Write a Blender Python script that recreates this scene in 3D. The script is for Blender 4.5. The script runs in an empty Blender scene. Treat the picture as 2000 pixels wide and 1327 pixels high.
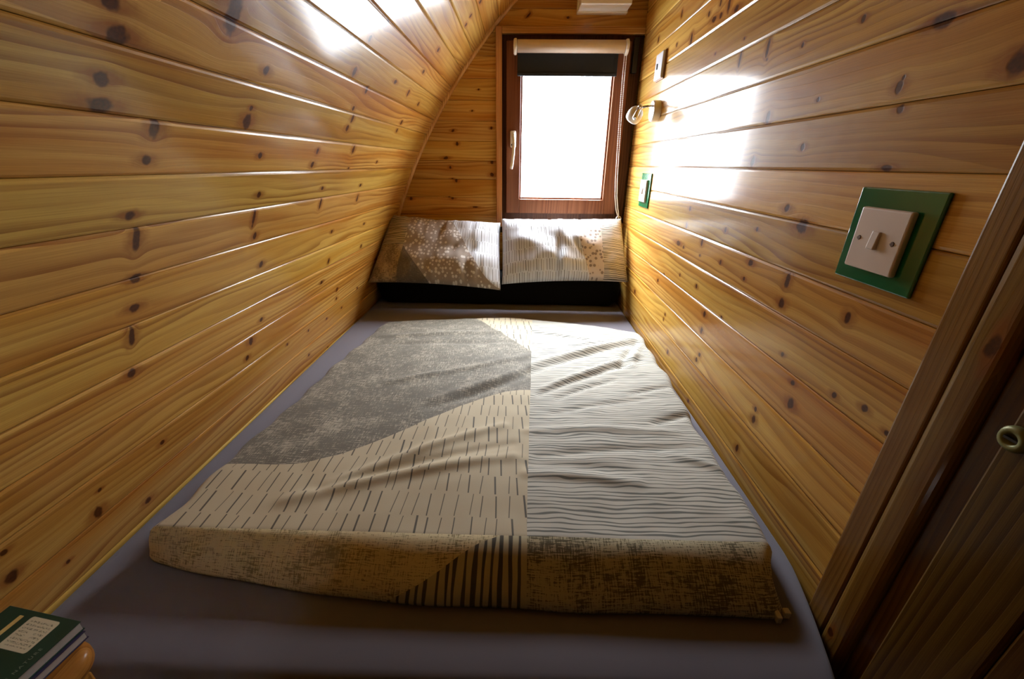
import bpy, bmesh, math, random
from mathutils import Vector, Matrix, noise as mnoise
random.seed(7)
C = bpy.context.scene.collection
S = bpy.context.scene
ZO = 1.2                                   # camera height above the floor; measured heights are relative to the camera

# ------------------------------------------------------------------ camera, world, light, exposure
cam = bpy.data.objects.new('camera', bpy.data.cameras.new('camera'))
C.objects.link(cam)
cam.data.sensor_width = 36.0
cam.data.lens = 790.3 * 36 / 2000
cam.data.clip_start = 0.02
def rot_cam(yaw, pitch, roll):
    cy, sy, cp, sp, cr, sr = math.cos(yaw), math.sin(yaw), math.cos(pitch), math.sin(pitch), math.cos(roll), math.sin(roll)
    A = Matrix(((1, 0, 0), (0, 0, -1), (0, 1, 0)))
    Y = Matrix(((cy, 0, sy), (0, 1, 0), (-sy, 0, cy)))
    P = Matrix(((1, 0, 0), (0, cp, -sp), (0, sp, cp)))
    R = Matrix(((cr, -sr, 0), (sr, cr, 0), (0, 0, 1)))
    return R @ P @ Y @ A
M = rot_cam(*[math.radians(a) for a in (1.0832, 23.523, 0.61)])
rm = Matrix((M[0], -M[1], -M[2])).transposed()
cam.matrix_world = Matrix.Translation((0, 0, ZO)) @ rm.to_4x4()
S.camera = cam

w = bpy.data.worlds.new('overcast'); S.world = w
w.use_nodes = True
bg = w.node_tree.nodes['Background']
wt = w.node_tree
wc = wt.nodes.new('ShaderNodeTexCoord'); wx = wt.nodes.new('ShaderNodeSeparateXYZ'); wt.links.new(wc.outputs['Generated'], wx.inputs[0])
wr_ = wt.nodes.new('ShaderNodeValToRGB')            # overcast sky: brighter towards the zenith, pale ground below the horizon
wm = wt.nodes.new('ShaderNodeMapRange'); wm.inputs[1].default_value = -1.0
wt.links.new(wx.outputs[2], wm.inputs[0]); wt.links.new(wm.outputs[0], wr_.inputs[0])
e = wr_.color_ramp.elements
e[0].position = 0.0; e[0].color = (0.085, 0.095, 0.105, 1)
e[1].position = 1.0; e[1].color = (0.91, 0.98, 1.07, 1)
for p_, c_ in ((0.47, (0.120, 0.128, 0.136, 1)), (0.51, (0.140, 0.150, 0.162, 1)), (0.66, (0.156, 0.168, 0.182, 1)), (0.80, (0.53, 0.57, 0.62, 1)), (0.92, (0.90, 0.965, 1.05, 1))):
    q_ = e.new(p_); q_.color = c_
wt.links.new(wr_.outputs[0], bg.inputs[0])
bg.inputs[1].default_value = 185.0
pl = bpy.data.lights.new('window_portal', 'AREA')
pl.shape = 'RECTANGLE'; pl.size = 0.62; pl.size_y = 0.80
pl.cycles.is_portal = True
po = bpy.data.objects.new('window_portal', pl); C.objects.link(po)
po.location = (0.203, 2.215, ZO + 0.13); po.rotation_euler = (math.radians(-90), 0, 0)

S.view_settings.view_transform = 'Standard'
S.view_settings.look = 'None'
S.view_settings.exposure = -0.13
S.view_settings.gamma = 1.0
S.view_settings.use_curve_mapping = False
S.cycles.max_bounces = 10
S.cycles.diffuse_bounces = 7
S.cycles.glossy_bounces = 4
S.cycles.use_denoising = True
S.cycles.sample_clamp_indirect = 8.0
S.cycles.caustics_reflective = False
S.cycles.caustics_refractive = False

# ------------------------------------------------------------------ node helpers
class V:
    """float socket with arithmetic"""
    def __init__(s, nt, k): s.nt, s.k = nt, k
    def _m(s, op, *a, clamp=False):
        n = s.nt.nodes.new('ShaderNodeMath'); n.operation = op; n.use_clamp = clamp
        for i, x in enumerate((s,) + a):
            if isinstance(x, V): s.nt.links.new(x.k, n.inputs[i])
            else: n.inputs[i].default_value = x
        return V(s.nt, n.outputs[0])
    def _c(s, x):
        if isinstance(x, V): return x
        n = s.nt.nodes.new('ShaderNodeValue'); n.outputs[0].default_value = x; return V(s.nt, n.outputs[0])
    def __add__(s, o): return s._m('ADD', o)
    __radd__ = __add__
    def __sub__(s, o): return s._m('SUBTRACT', o)
    def __rsub__(s, o): return s._c(o)._m('SUBTRACT', s)
    def __mul__(s, o): return s._m('MULTIPLY', o)
    __rmul__ = __mul__
    def __truediv__(s, o): return s._m('DIVIDE', o)
    def __neg__(s): return s._m('MULTIPLY', -1.0)
    def abs(s): return s._m('ABSOLUTE')
    def fract(s): return s._m('FRACT')
    def floor(s): return s._m('FLOOR')
    def sin(s): return s._m('SINE')
    def pow(s, e): return s._m('POWER', e)
    def sqrt(s): return s._m('SQRT')
    def max(s, o): return s._m('MAXIMUM', o)
    def min(s, o): return s._m('MINIMUM', o)
    def gt(s, o): return s._m('GREATER_THAN', o)
    def lt(s, o): return s._m('LESS_THAN', o)
    def ss(s, a, b, lo=0.0, hi=1.0):
        n = s.nt.nodes.new('ShaderNodeMapRange'); n.interpolation_type = 'SMOOTHSTEP'
        s.nt.links.new(s.k, n.inputs[0])
        for i, x in enumerate((a, b, lo, hi)):
            if isinstance(x, V): s.nt.links.new(x.k, n.inputs[i + 1])
            else: n.inputs[i + 1].default_value = x
        return V(s.nt, n.outputs[0])
def vec(nt, x, y, z=0.0):
    n = nt.nodes.new('ShaderNodeCombineXYZ')
    for i, a in enumerate((x, y, z)):
        if isinstance(a, V): nt.links.new(a.k, n.inputs[i])
        else: n.inputs[i].default_value = a
    return n.outputs[0]
def noi(nt, x, y, z=0.0, detail=2.0, rough=0.5):
    n = nt.nodes.new('ShaderNodeTexNoise'); n.inputs['Scale'].default_value = 1.0
    n.inputs['Detail'].default_value = detail; n.inputs['Roughness'].default_value = rough
    nt.links.new(vec(nt, x, y, z), n.inputs['Vector'])
    return V(nt, n.outputs['Fac'])
def rnd(nt, x, y=0.0, z=0.0):
    n = nt.nodes.new('ShaderNodeTexWhiteNoise'); n.noise_dimensions = '3D'
    nt.links.new(vec(nt, x, y, z), n.inputs['Vector'])
    return V(nt, n.outputs['Value'])
def mix(nt, f, a, b):
    n = nt.nodes.new('ShaderNodeMix'); n.data_type = 'RGBA'
    for i, x in ((0, f), (6, a), (7, b)):
        if isinstance(x, V): nt.links.new(x.k, n.inputs[i])
        elif hasattr(x, 'is_linked'): nt.links.new(x, n.inputs[i])
        elif isinstance(x, (int, float)): n.inputs[i].default_value = x
        else: n.inputs[i].default_value = (*x, 1)
    return n.outputs[2]
def uvs(nt):
    n = nt.nodes.new('ShaderNodeUVMap'); s = nt.nodes.new('ShaderNodeSeparateXYZ')
    nt.links.new(n.outputs[0], s.inputs[0]); return V(nt, s.outputs[0]), V(nt, s.outputs[1])
def new_mat(name):
    m = bpy.data.materials.new(name); m.use_nodes = True
    nt = m.node_tree; b = nt.nodes['Principled BSDF']; return m, nt, b
def bump(nt, b, h, strength, dist):
    n = nt.nodes.new('ShaderNodeBump'); n.inputs['Strength'].default_value = strength; n.inputs['Distance'].default_value = dist
    nt.links.new(h.k, n.inputs['Height']); nt.links.new(n.outputs[0], b.inputs['Normal'])
def simple(name, col, rough=0.5, metal=0.0, coat=0.0, spec=0.5, nscale=0.0, namp=0.12):
    m, nt, b = new_mat(name)
    b.inputs['Base Color'].default_value = (*col, 1)
    if nscale:
        t = nt.nodes.new('ShaderNodeTexCoord'); n = nt.nodes.new('ShaderNodeTexNoise'); n.inputs['Scale'].default_value = nscale
        nt.links.new(t.outputs['Object'], n.inputs['Vector'])
        f = V(nt, n.outputs['Fac'])
        nt.links.new(mix(nt, f, tuple(c * (1 - namp) for c in col), tuple(min(1, c * (1 + namp)) for c in col)), b.inputs['Base Color'])
        bump(nt, b, f, 0.15, 0.001)
    b.inputs['Roughness'].default_value = rough; b.inputs['Metallic'].default_value = metal
    b.inputs['Coat Weight'].default_value = coat; b.inputs['Specular IOR Level'].default_value = spec
    return m

# ------------------------------------------------------------------ pine
def knot_group():
    g = bpy.data.node_groups.new('knot', 'ShaderNodeTree')
    for nme in ('U', 'V', 'U0', 'V0', 'A', 'B', 'Warp', 'Core', 'Halo'): g.interface.new_socket(nme, in_out='INPUT', socket_type='NodeSocketFloat')
    for nme in ('Warp', 'Core', 'Halo'): g.interface.new_socket(nme, in_out='OUTPUT', socket_type='NodeSocketFloat')
    i = g.nodes.new('NodeGroupInput'); o = g.nodes.new('NodeGroupOutput')
    I = [V(g, k) for k in i.outputs[:9]]
    u, v, u0, v0, a, b, wp, co, ha = I
    wob = noi(g, u * 90.0, v * 90.0, u0 * 37.0, 1.0) - 0.5
    du = (u - u0) / a; dv = (v - v0) / b
    d = (du * du + dv * dv).sqrt() + wob * 0.75
    core = d.ss(0.65, 1.15, 1.0, 0.0)
    far = ((u - u0) / (a * 3.2)); far = (far * far + dv * dv * 0.45).sqrt() + wob * 0.5
    halo = far.ss(0.35, 1.25, 1.0, 0.0)
    # rings flow round the knot
    d2 = (du * du * 0.35 + dv * dv).max(1.0)
    wo = wp - (v - v0) * (1.0 / 1.0) * (d2._c(1.0) / d2)
    for k, x in enumerate((wo, co.max(core), ha.max(halo))): g.links.new(x.k, o.inputs[k])
    return g
KG = knot_group()
def pine_mat(name, knots=(), light=(0.63, 0.385, 0.092), mid=(0.52, 0.255, 0.040), dark=(0.23, 0.072, 0.007), red=(0.38, 0.122, 0.012),
             rough=0.42, coat=1.0, coat_rough=0.14, tint=1.0, ringf=62.0):
    m, nt, bs = new_mat(name)
    u, v = uvs(nt)
    oi = nt.nodes.new('ShaderNodeObjectInfo'); R = V(nt, oi.outputs['Random'])
    warp = core = halo = None
    for (ku, kv, ka, kb) in knots:
        n = nt.nodes.new('ShaderNodeGroup'); n.node_tree = KG
        nt.links.new(u.k, n.inputs[0]); nt.links.new(v.k, n.inputs[1])
        for q, x in enumerate((ku, kv, ka, kb)): n.inputs[2 + q].default_value = x
        if warp is not None:
            for q, x in enumerate((warp, core, halo)): nt.links.new(x.k, n.inputs[6 + q])
        warp, core, halo = [V(nt, k) for k in n.outputs[:3]]
    seed = R * 31.0
    vv = v + warp * 0.8 if warp is not None else v
    low = noi(nt, u * 1.1 + seed, vv * 9.0, seed, 2.0)
    ring = ((vv * ringf + low * 7.0) * (1.0 + 0.0)).fract()
    ring = ring.ss(0.25, 0.95) * ring.ss(0.97, 1.0, 1.0, 0.0)
    band = noi(nt, u * 0.6 + seed, vv * 26.0 + low * 3.0, seed + 3.0, 2.0).ss(0.38, 0.68)
    fine = noi(nt, u * 9.0 + seed, vv * 900.0, seed + 5.0, 2.0)
    patch = noi(nt, u * 2.2 + seed, vv * 14.0, seed + 9.0, 2.0).ss(0.50, 0.74)
    col = mix(nt, band, light, mid)
    col = mix(nt, patch * 0.55, col, red)
    rs = noi(nt, u * 1.7 + seed, vv * 20.0, seed + 11.0, 1.0).ss(0.35, 0.7, 0.15, 0.75)
    col = mix(nt, ring * rs, col, dark)
    col = mix(nt, fine.ss(0.35, 0.75) * 0.30, col, dark)
    hue = nt.nodes.new('ShaderNodeHueSaturation')
    nt.links.new(col, hue.inputs['Color'])
    nt.links.new((0.80 + R * 0.34 if tint == 1.0 else (R * 0.15 + (tint - 0.07))).k, hue.inputs['Value'])
    nt.links.new(((R * 7.13).fract() * 0.016 + 0.492).k, hue.inputs['Hue'])
    col = hue.outputs[0]
    if core is not None:
        col = mix(nt, halo * 0.62, col, (0.23, 0.060, 0.008))
        kd = noi(nt, u * 260.0, v * 260.0, seed, 2.0)
        kc = mix(nt, kd, (0.018, 0.005, 0.002), (0.11, 0.030, 0.008))
        col = mix(nt, core * 0.95, col, kc)
    nt.links.new(col, bs.inputs['Base Color'])
    bs.inputs['Roughness'].default_value = rough
    bs.inputs['Specular IOR Level'].default_value = 0.06; bs.inputs['Coat Weight'].default_value = coat; bs.inputs['Coat Roughness'].default_value = coat_rough
    bs.inputs['Coat IOR'].default_value = 1.28
    h = fine * 0.5 - ring * 0.5 + noi(nt, u * 22.0, v * 45.0, seed, 1.0) * 2.2
    if core is not None: h = h - core * 0.8
    bump(nt, bs, h, 0.35, 0.0006)
    return m
PINE = pine_mat('pine')
PINE_TRIM = pine_mat('pine_trim', light=(0.62, 0.34, 0.12), mid=(0.52, 0.26, 0.08), tint=0.95, ringf=110)
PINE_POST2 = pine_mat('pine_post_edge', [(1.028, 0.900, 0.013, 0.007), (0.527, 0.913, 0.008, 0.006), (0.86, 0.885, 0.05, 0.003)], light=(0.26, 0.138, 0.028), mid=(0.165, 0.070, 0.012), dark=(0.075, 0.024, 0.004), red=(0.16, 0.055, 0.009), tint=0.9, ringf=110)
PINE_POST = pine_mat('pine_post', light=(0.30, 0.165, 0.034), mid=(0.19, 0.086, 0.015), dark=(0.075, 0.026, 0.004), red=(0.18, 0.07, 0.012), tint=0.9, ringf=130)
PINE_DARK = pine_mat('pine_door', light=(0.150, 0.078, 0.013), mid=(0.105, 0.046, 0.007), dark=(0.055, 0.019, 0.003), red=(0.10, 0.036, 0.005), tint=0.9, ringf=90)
STAIN = pine_mat('stained_frame', light=(0.22, 0.092, 0.042), mid=(0.16, 0.062, 0.028), dark=(0.09, 0.03, 0.014), red=(0.20, 0.07, 0.03), tint=1.0, coat=0.2, rough=0.4)

# ------------------------------------------------------------------ object helpers
WL = {}
def props(o, label=None, cat=None, group=None, kind=None):
    if label: o['label'] = label
    if cat: o['category'] = cat
    if group: o['group'] = group
    if kind: o['kind'] = kind
    return o
def thing(name, loc, label, cat, group=None, kind=None):
    o = bpy.data.objects.new(name, None); C.objects.link(o); o.location = loc
    o.empty_display_size = 0.05
    WL[o] = Vector(loc); return props(o, label, cat, group, kind)
def link(name, bm, mat, parent=None, smooth=False, origin=None, uvaxis=None, label=None):
    base = WL[parent] if parent is not None else Vector(origin or (0, 0, 0))
    if uvaxis is not None:
        L = bm.loops.layers.uv.verify()
        for f in bm.faces:
            for l in f.loops:
                c = l.vert.co; o2 = [i for i in range(3) if i != uvaxis]
                l[L].uv = (c[uvaxis], c[o2[0]] + c[o2[1]])
    for v in bm.verts: v.co -= base
    if smooth:
        for f in bm.faces: f.smooth = True
    bmesh.ops.recalc_face_normals(bm, faces=bm.faces)
    me = bpy.data.meshes.new(name); bm.to_mesh(me); bm.free()
    if mat: me.materials.append(mat)
    o = bpy.data.objects.new(name, me); C.objects.link(o)
    if parent is not None: o.parent = parent
    else: o.location = base
    WL[o] = base
    if label: o['label'] = label
    return o
def BM(): return bmesh.new()
def box(bm, x0, x1, y0, y1, z0, z1, bev=0.0, seg=2, mat=None):
    r = bmesh.ops.create_cube(bm, size=1.0)['verts']
    for v in r:
        v.co = Vector(((x0 + x1) / 2 + v.co.x * (x1 - x0), (y0 + y1) / 2 + v.co.y * (y1 - y0), (z0 + z1) / 2 + v.co.z * (z1 - z0)))
        if mat is not None: v.co = mat @ v.co
    if bev:
        es = list({e for v in r for e in v.link_edges})
        bmesh.ops.bevel(bm, geom=es, offset=bev, segments=seg, profile=0.5, affect='EDGES')
    return bm
def frame_of(d):
    d = Vector(d).normalized(); a = Vector((0, 0, 1)) if abs(d.z) < 0.9 else Vector((1, 0, 0))
    x = d.cross(a).normalized(); return x, d.cross(x), d
def lathe(bm, p, d, prof, seg=24):
    """prof: (distance along d, radius)"""
    x, y, z = frame_of(d); p = Vector(p); rings = []
    for (t, r) in prof:
        if r <= 1e-6: rings.append([bm.verts.new(p + z * t)]); continue
        rings.append([bm.verts.new(p + z * t + (x * math.cos(a) + y * math.sin(a)) * r) for a in [2 * math.pi * k / seg for k in range(seg)]])
    for A, B in zip(rings, rings[1:]):
        for k in range(seg):
            q = [A[k % len(A)], A[(k + 1) % len(A)], B[(k + 1) % len(B)], B[k % len(B)]]
            u = []
            for v in q:
                if v not in u: u.append(v)
            if len(u) > 2: bm.faces.new(u)
    return bm
def rod(bm, a, b, r, seg=16, r2=None):
    a, b = Vector(a), Vector(b); L = (b - a).length; r2 = r if r2 is None else r2; e = min(r, r2) * 0.2
    return lathe(bm, a, b - a, [(0, 0), (0, r - e), (e, r), (L - e, r2), (L, r2 - e), (L, 0)], seg)
def tube(bm, pts, r, seg=8):
    pts = [Vector(p) for p in pts]; rings = []
    for i, p in enumerate(pts):
        d = (pts[min(i + 1, len(pts) - 1)] - pts[max(i - 1, 0)]); x, y, z = frame_of(d)
        rings.append([bm.verts.new(p + (x * math.cos(a) + y * math.sin(a)) * r) for a in [2 * math.pi * k / seg for k in range(seg)]])
    for A, B in zip(rings, rings[1:]):
        for k in range(seg): bm.faces.new((A[k], A[(k + 1) % seg], B[(k + 1) % seg], B[k]))
    bm.faces.new(rings[0][::-1]); bm.faces.new(rings[-1]); return bm
def plank(parent, a0, a1, b0, b1, n0, n1, mat, u0, u1, th=0.013, ch=0.0046, dp=0.0026, name='plank'):
    """board between edge lines a0-b0 and a1-b1 (near a, far b); n0, n1 inward normals at the two edges"""
    a0, a1, b0, b1, n0, n1 = [Vector(q) for q in (a0, a1, b0, b1, n0, n1)]
    bm = BM(); L = bm.loops.layers.uv.verify(); g = 0.0004
    rows = []; vs = []
    for (p0, p1) in ((a0, a1), (b0, b1)):
        wd = (p1 - p0).length; d = (p1 - p0) / wd
        prof = [(g, -th), (g, -dp), (g + ch * 0.35, -dp * 0.45), (g + ch, 0), (wd - g - ch, 0), (wd - g - ch * 0.35, -dp * 0.45), (wd - g, -dp), (wd - g, -th)]
        rows.append([bm.verts.new(p0 + d * t + (n0 * (1 - t / wd) + n1 * (t / wd)).normalized() * h) for t, h in prof])
        vs.append([t - wd / 2 for t, h in prof])
    K = len(rows[0])
    def face(idx):
        f = bm.faces.new([rows[r][k] for r, k in idx])
        for l, (r, k) in zip(f.loops, idx): l[L].uv = ((u0, u1)[r], vs[r][k])
    for k in range(K): face([(0, k), (0, (k + 1) % K), (1, (k + 1) % K), (1, k)])
    face([(0, k) for k in range(K)]); face([(1, k) for k in range(K)][::-1])
    return link(name, bm, mat, parent)

# ------------------------------------------------------------------ measured tables (metres, heights relative to the camera)
XR, YB, YN = 0.521, 2.15, -0.60
CX, CZ, CR = 1.659, -1.132, 2.4583          # arc of the curved wall
RJ = [(0.511, 0.511), (0.43, 0.4259), (0.3414, 0.3421), (0.2548, 0.2548), (0.1676, 0.1735), (0.0817, 0.0829), (-0.0054, -0.0093), (-0.0942, -0.097), (-0.1852, -0.1919), (-0.2734, -0.2737), (-0.3632, -0.3699), (-0.4558, -0.4552), (-0.5443, -0.5455), (-0.6377, -0.6493)]
LJ = [(-1.7163, -1.7163), (-1.6309, -1.6309), (-1.5475, -1.5475), (-1.4635, -1.4723), (-1.3878, -1.3868), (-1.3094, -1.3151), (-1.2338, -1.2286), (-1.1573, -1.1463), (-1.0793, -1.0634), (-0.998, -0.9737), (-0.9166, -0.8796), (-0.8286, -0.8048), (-0.7389, -0.7155), (-0.6555, -0.624), (-0.56, -0.5362)]
RK=[(1.301,0.381,8,22),(1.359,0.4,6,12),(1.251,0.356,12,8),(1.343,0.367,9,8),(1.386,0.37,14,8),(1.43,0.394,7,8),(1.546,0.36,9,19),(1.676,0.463,6,13),(1.921,0.447,8,11),(1.683,0.378,6,7),(1.055,0.232,6,19),(1.176,0.277,4,4),(1.336,0.28,4,4),(1.049,0.21,3,4),(0.927,0.209,4,5),(1.178,0.24,5,22),(0.837,0.109,4,4),(0.99,0.095,7,13),(0.78,0.21,5,6),(0.634,0.168,16,9),(0.667,0.103,6,9),(0.665,0.113,3,4),(0.652,0.074,6,6),(0.518,0.103,12,14),(0.641,-0.001,9,5),(0.845,0.033,6,7),(0.843,-0.076,9,8),(0.785,-0.102,15,14),(1.069,-0.151,6,7),(0.928,-0.128,5,5),(1.324,-0.174,7,9),(1.366,-0.236,20,9),(1.191,-0.203,7,12),(1.318,-0.24,6,6),(1.188,-0.24,4,4),(1.012,0.009,8,12),(1.319,-0.123,9,7),(0.781,-0.204,7,17),(0.78,-0.251,9,11),(0.933,-0.241,5,5),(1.059,-0.231,5,6),(0.921,-0.201,10,8),(1.171,-0.328,6,7),(1.307,-0.328,4,5),(1.451,-0.363,5,5),(1.505,-0.4,7,8),(1.086,-0.384,8,9),(1.083,-0.433,7,11),(0.993,-0.359,5,4),(1.376,-0.491,5,6),(1.383,-0.511,4,7),(0.734,-0.341,5,5),(1.065,-0.501,6,7),(1.077,-0.523,7,8),(1.294,-0.6,8,9),(1.781,-0.528,9,12),(0.615,-0.219,6,12),(0.587,-0.345,5,6),(0.528,-0.333,6,6),(0.684,-0.377,6,6),(0.672,-0.416,9,12),(0.764,-0.489,5,6),(0.761,-0.513,7,11),(0.789,-0.614,6,11),(1.073,-0.662,6,6),(0.483,-0.344,5,5)]
LK=[(0.524,-1.351,13,8),(0.538,-1.319,14,14),(0.527,-1.272,10,9),(0.529,-1.24,17,11),(0.61,-1.223,9,16),(0.812,-1.339,8,9),(0.701,-1.397,16,30),(0.8,-1.248,11,14),(0.802,-1.272,5,5),(1.255,-1.381,9,11),(1.219,-1.325,7,7),(1.238,-1.299,8,11),(1.141,-1.406,9,13),(1.227,-1.272,9,11),(1.435,-1.437,12,7),(1.146,-1.486,7,9),(1.197,-1.538,9,11),(0.604,-1.178,8,8),(0.588,-1.098,9,7),(0.603,-1.061,7,24),(0.866,-1.189,7,7),(1.1,-1.205,6,9),(1.094,-1.17,8,9),(1.324,-1.215,8,14),(1.336,-1.157,5,4),(1.577,-1.178,6,6),(0.895,-1.106,8,7),(1.193,-1.102,8,6),(1.488,-1.095,8,6),(1.207,-1.056,6,17),(1.496,-1.048,7,13),(0.911,-1.009,7,10),(0.894,-1.055,5,22),(1.341,-0.949,7,7),(1.648,-0.931,8,6),(0.956,-0.93,8,9),(1.675,-0.83,7,9),(0.608,-0.994,10,7),(0.607,-0.943,10,9),(0.603,-0.889,6,20),(0.602,-0.814,9,9),(0.987,-0.764,7,7),(0.947,-0.717,9,12),(0.934,-0.674,7,8),(1.336,-0.767,9,7),(1.485,-0.694,6,9),(1.491,-0.654,7,7),(1.272,-0.608,5,5),(1.135,-0.619,5,5),(1.416,-0.597,5,5),(1.554,-0.592,6,5),(1.283,-0.506,6,6),(1.718,-0.628,7,6),(1.367,-0.838,6,11),(1.439,-0.462,7,5),(0.657,-0.617,6,6),(0.523,-0.619,4,4),(0.514,-0.576,8,14),(0.607,-0.507,8,8),(0.453,-0.528,4,4),(0.384,-0.588,9,13),(0.385,-0.639,5,5),(1.672,-1.6,11,9),(1.646,-1.514,11,8),(1.777,-1.415,9,9),(1.676,-1.331,9,9),(1.664,-1.299,8,8),(1.783,-1.816,11,8),(1.785,-1.762,9,8),(1.799,-1.733,10,8),(1.6,-1.429,8,12)]
BK=[(-0.266,0.374,8,8),(-0.219,0.313,5,4),(-0.25,0.227,5,5),(-0.398,0.234,6,5),(-0.34,0.143,7,8),(-0.326,0.088,7,9),(-0.362,0.019,11,8),(-0.364,-0.018,6,8),(-0.334,-0.079,7,8),(-0.574,-0.165,8,8),(-0.356,-0.163,8,6),(-0.238,-0.204,16,4),(-0.317,-0.278,7,7),(-0.15,0.005,8,8),(-0.15,-0.051,10,10),(-0.151,0.153,6,6),(-0.01,0.595,5,16),(0.164,0.586,7,5)]
def arc(s):
    t = (s + math.pi * CR) / CR
    return CX + CR * math.cos(t), CZ + CR * math.sin(t), -math.cos(t), -math.sin(t)
def arc_x(z): return CX - math.sqrt(CR * CR - (z - CZ) ** 2)

# ------------------------------------------------------------------ the shell
# curved wall on the left
bm = BM(); sec = []
for k in range(25):
    s = 0.02 + (-2.72 - 0.02) * k / 24; x, z, nx, nz = arc(s)
    sec.append([bm.verts.new((x - nx * o, y, z + ZO - nz * o)) for o, y in ((0.016, YN), (0.016, YB + 0.12), (0.09, YB + 0.12), (0.09, YN))])
for A, B in zip(sec, sec[1:]):
    for k in range(4): bm.faces.new((A[k], A[(k + 1) % 4], B[(k + 1) % 4], B[k]))
bm.faces.new(sec[0]); bm.faces.new(sec[-1][::-1])
wl = props(link('wall_left', bm, PINE_DARK, uvaxis=1), 'curved wall of horizontal varnished pine boards rising on the left into the roof', 'wall', kind='structure')
js = list(LJ)
while js[0][0] > -2.64: js.insert(0, (js[0][0] - 0.086, js[0][1] - 0.086))
while js[-1][0] < -0.03: js.append((min(0.0, js[-1][0] + 0.0886), min(0.0, js[-1][1] + 0.0886)))
for (na, fa), (nb, fb) in zip(js, js[1:]):
    def at(yq): 
        t = (yq - 0.3) / (YB - 0.3); return na + (fa - na) * t, nb + (fb - nb) * t
    kn = []
    for (y, s, a, b) in LK:
        p, q = at(y)
        if p - b / 1000 * 0.6 < s < q + b / 1000 * 0.6: kn.append((y, s - (p + q) / 2, a / 1000, b / 1000))
    m = pine_mat('pine_board', kn) if kn else PINE
    P = [arc(s) for s in (na, nb, fa, fb)]
    pts = [(x, y, z + ZO) for (x, z, nx, nz), y in zip(P, (YN, YN, YB, YB))]
    plank(wl, *pts, (P[0][2], 0, P[0][3]), (P[1][2], 0, P[1][3]), m, YN, YB)

# partition on the right
bm = BM(); box(bm, XR + 0.015, XR + 0.07, 0.40, YB + 0.12, 0.0, ZO + 1.07); box(bm, XR + 0.06, XR + 0.09, YN, 0.42, 0.0, ZO + 1.07)
wr = props(link('wall_right', bm, PINE_DARK, uvaxis=1), 'straight partition wall of horizontal varnished pine boards on the right', 'wall', kind='structure')
js = list(RJ)
while js[0][0] < 1.02: js.insert(0, (min(1.03, js[0][0] + 0.0868), min(1.03, js[0][1] + 0.0868)))
while js[-1][0] > -1.18: js.append((max(-1.198, js[-1][0] - 0.0886), max(-1.198, js[-1][1] - 0.0886)))
for (na, fa), (nb, fb) in zip(js, js[1:]):
    def at(yq):
        t = (yq - 0.48) / (YB - 0.48); return na + (fa - na) * t, nb + (fb - nb) * t
    kn = []
    for (y, z, a, b) in RK:
        p, q = at(y)
        if q - b / 1000 * 0.6 < z < p + b / 1000 * 0.6: kn.append((y, (p + q) / 2 - z, a / 1000, b / 1000))
    m = pine_mat('pine_board', kn) if kn else PINE
    plank(wr, (XR, 0.455, na + ZO), (XR, 0.455, nb + ZO), (XR, YB, fa + ZO), (XR, YB, fb + ZO), (-1, 0, 0), (-1, 0, 0), m, 0.455, YB)

# end wall with the window
WX0, WX1, WZ0, WZ1 = -0.126, XR, -0.300, 0.544          # outside of the casing
bm = BM(); yb0, yb1 = YB + 0.015, YB + 0.055
box(bm, -1.0, -0.105, yb0, yb1, 0, ZO + 1.2); box(bm, -0.105, 0.62, yb0, yb1, ZO + 0.525, ZO + 1.2)
box(bm, -0.105, 0.62, yb0, yb1, 0, ZO - 0.28); box(bm, 0.511, 0.62, yb0, yb1, ZO - 0.28, ZO + 0.525)
wb = props(link('wall_back', bm, PINE_DARK, uvaxis=0), 'end wall of narrow horizontal pine boards around the window', 'wall', kind='structure')
zj = [-0.245 + 0.0853 * k for k in range(-11, 16)]
for z0, z1 in zip(zj, zj[1:]):
    if z0 > 1.0: break
    segs = []
    xl0, xl1 = arc_x(z0) - 0.006, arc_x(z1) - 0.006
    if z1 > WZ0 and z0 < WZ1 - 0.03: segs.append((xl0, xl1, -0.112, -0.112))
    else: segs.append((xl0, xl1, XR, XR))
    kn = [(x, (z0 + z1) / 2 - z, a / 1000, b / 1000) for (x, z, a, b) in BK if z0 - b / 1700 < z < z1 + b / 1700]
    m = pine_mat('pine_board', kn) if kn else PINE
    for (a0, a1, b0, b1) in segs:
        if a1 > b1 - 0.01: continue
        plank(wb, (a1, YB, z1 + ZO), (a0, YB, z0 + ZO), (b1, YB, z1 + ZO), (b0, YB, z0 + ZO), (0, -1, 0), (0, -1, 0), m, (a0 + a1) / 2, b0, ch=0.003, dp=0.0024)

bm = BM(); box(bm, -1.0, 0.62, YN - 0.06, YN, 0, ZO + 1.2)  # unseen closing wall, added close and dark to cut bounced light
props(link('wall_front', bm, simple('dark_light_absorber', (0.03, 0.025, 0.02), 0.9, nscale=20), uvaxis=0), 'unseen dark wall closing the pod, set close behind the viewer to absorb light', 'wall', kind='structure')
bm = BM(); box(bm, -1.0, 0.62, YN - 0.06, YB + 0.12, -0.06, 0.0)
props(link('floor', bm, PINE_DARK, uvaxis=1), 'dark timber floor under the bed', 'floor', kind='structure')

# thin quadrant strip following the arch in the far corner
bm = BM(); sec = []
for k in range(41):
    s = -0.35 + (-2.05 + 0.35) * k / 40; x, z, nx, nz = arc(s)
    sec.append([bm.verts.new((x + nx * a, YB - b, z + ZO + nz * a)) for a, b in ((-0.001, 0.014), (0.006, 0.013), (0.012, 0.008), (0.013, 0.0), (-0.001, 0.0))])
for A, B in zip(sec, sec[1:]):
    for k in range(5): bm.faces.new((A[k], A[(k + 1) % 5], B[(k + 1) % 5], B[k]))
props(link('trim_1', bm, PINE_TRIM, uvaxis=2), 'thin pale wooden strip curving along the far corner under the arched boards', 'trim', kind='structure')

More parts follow.
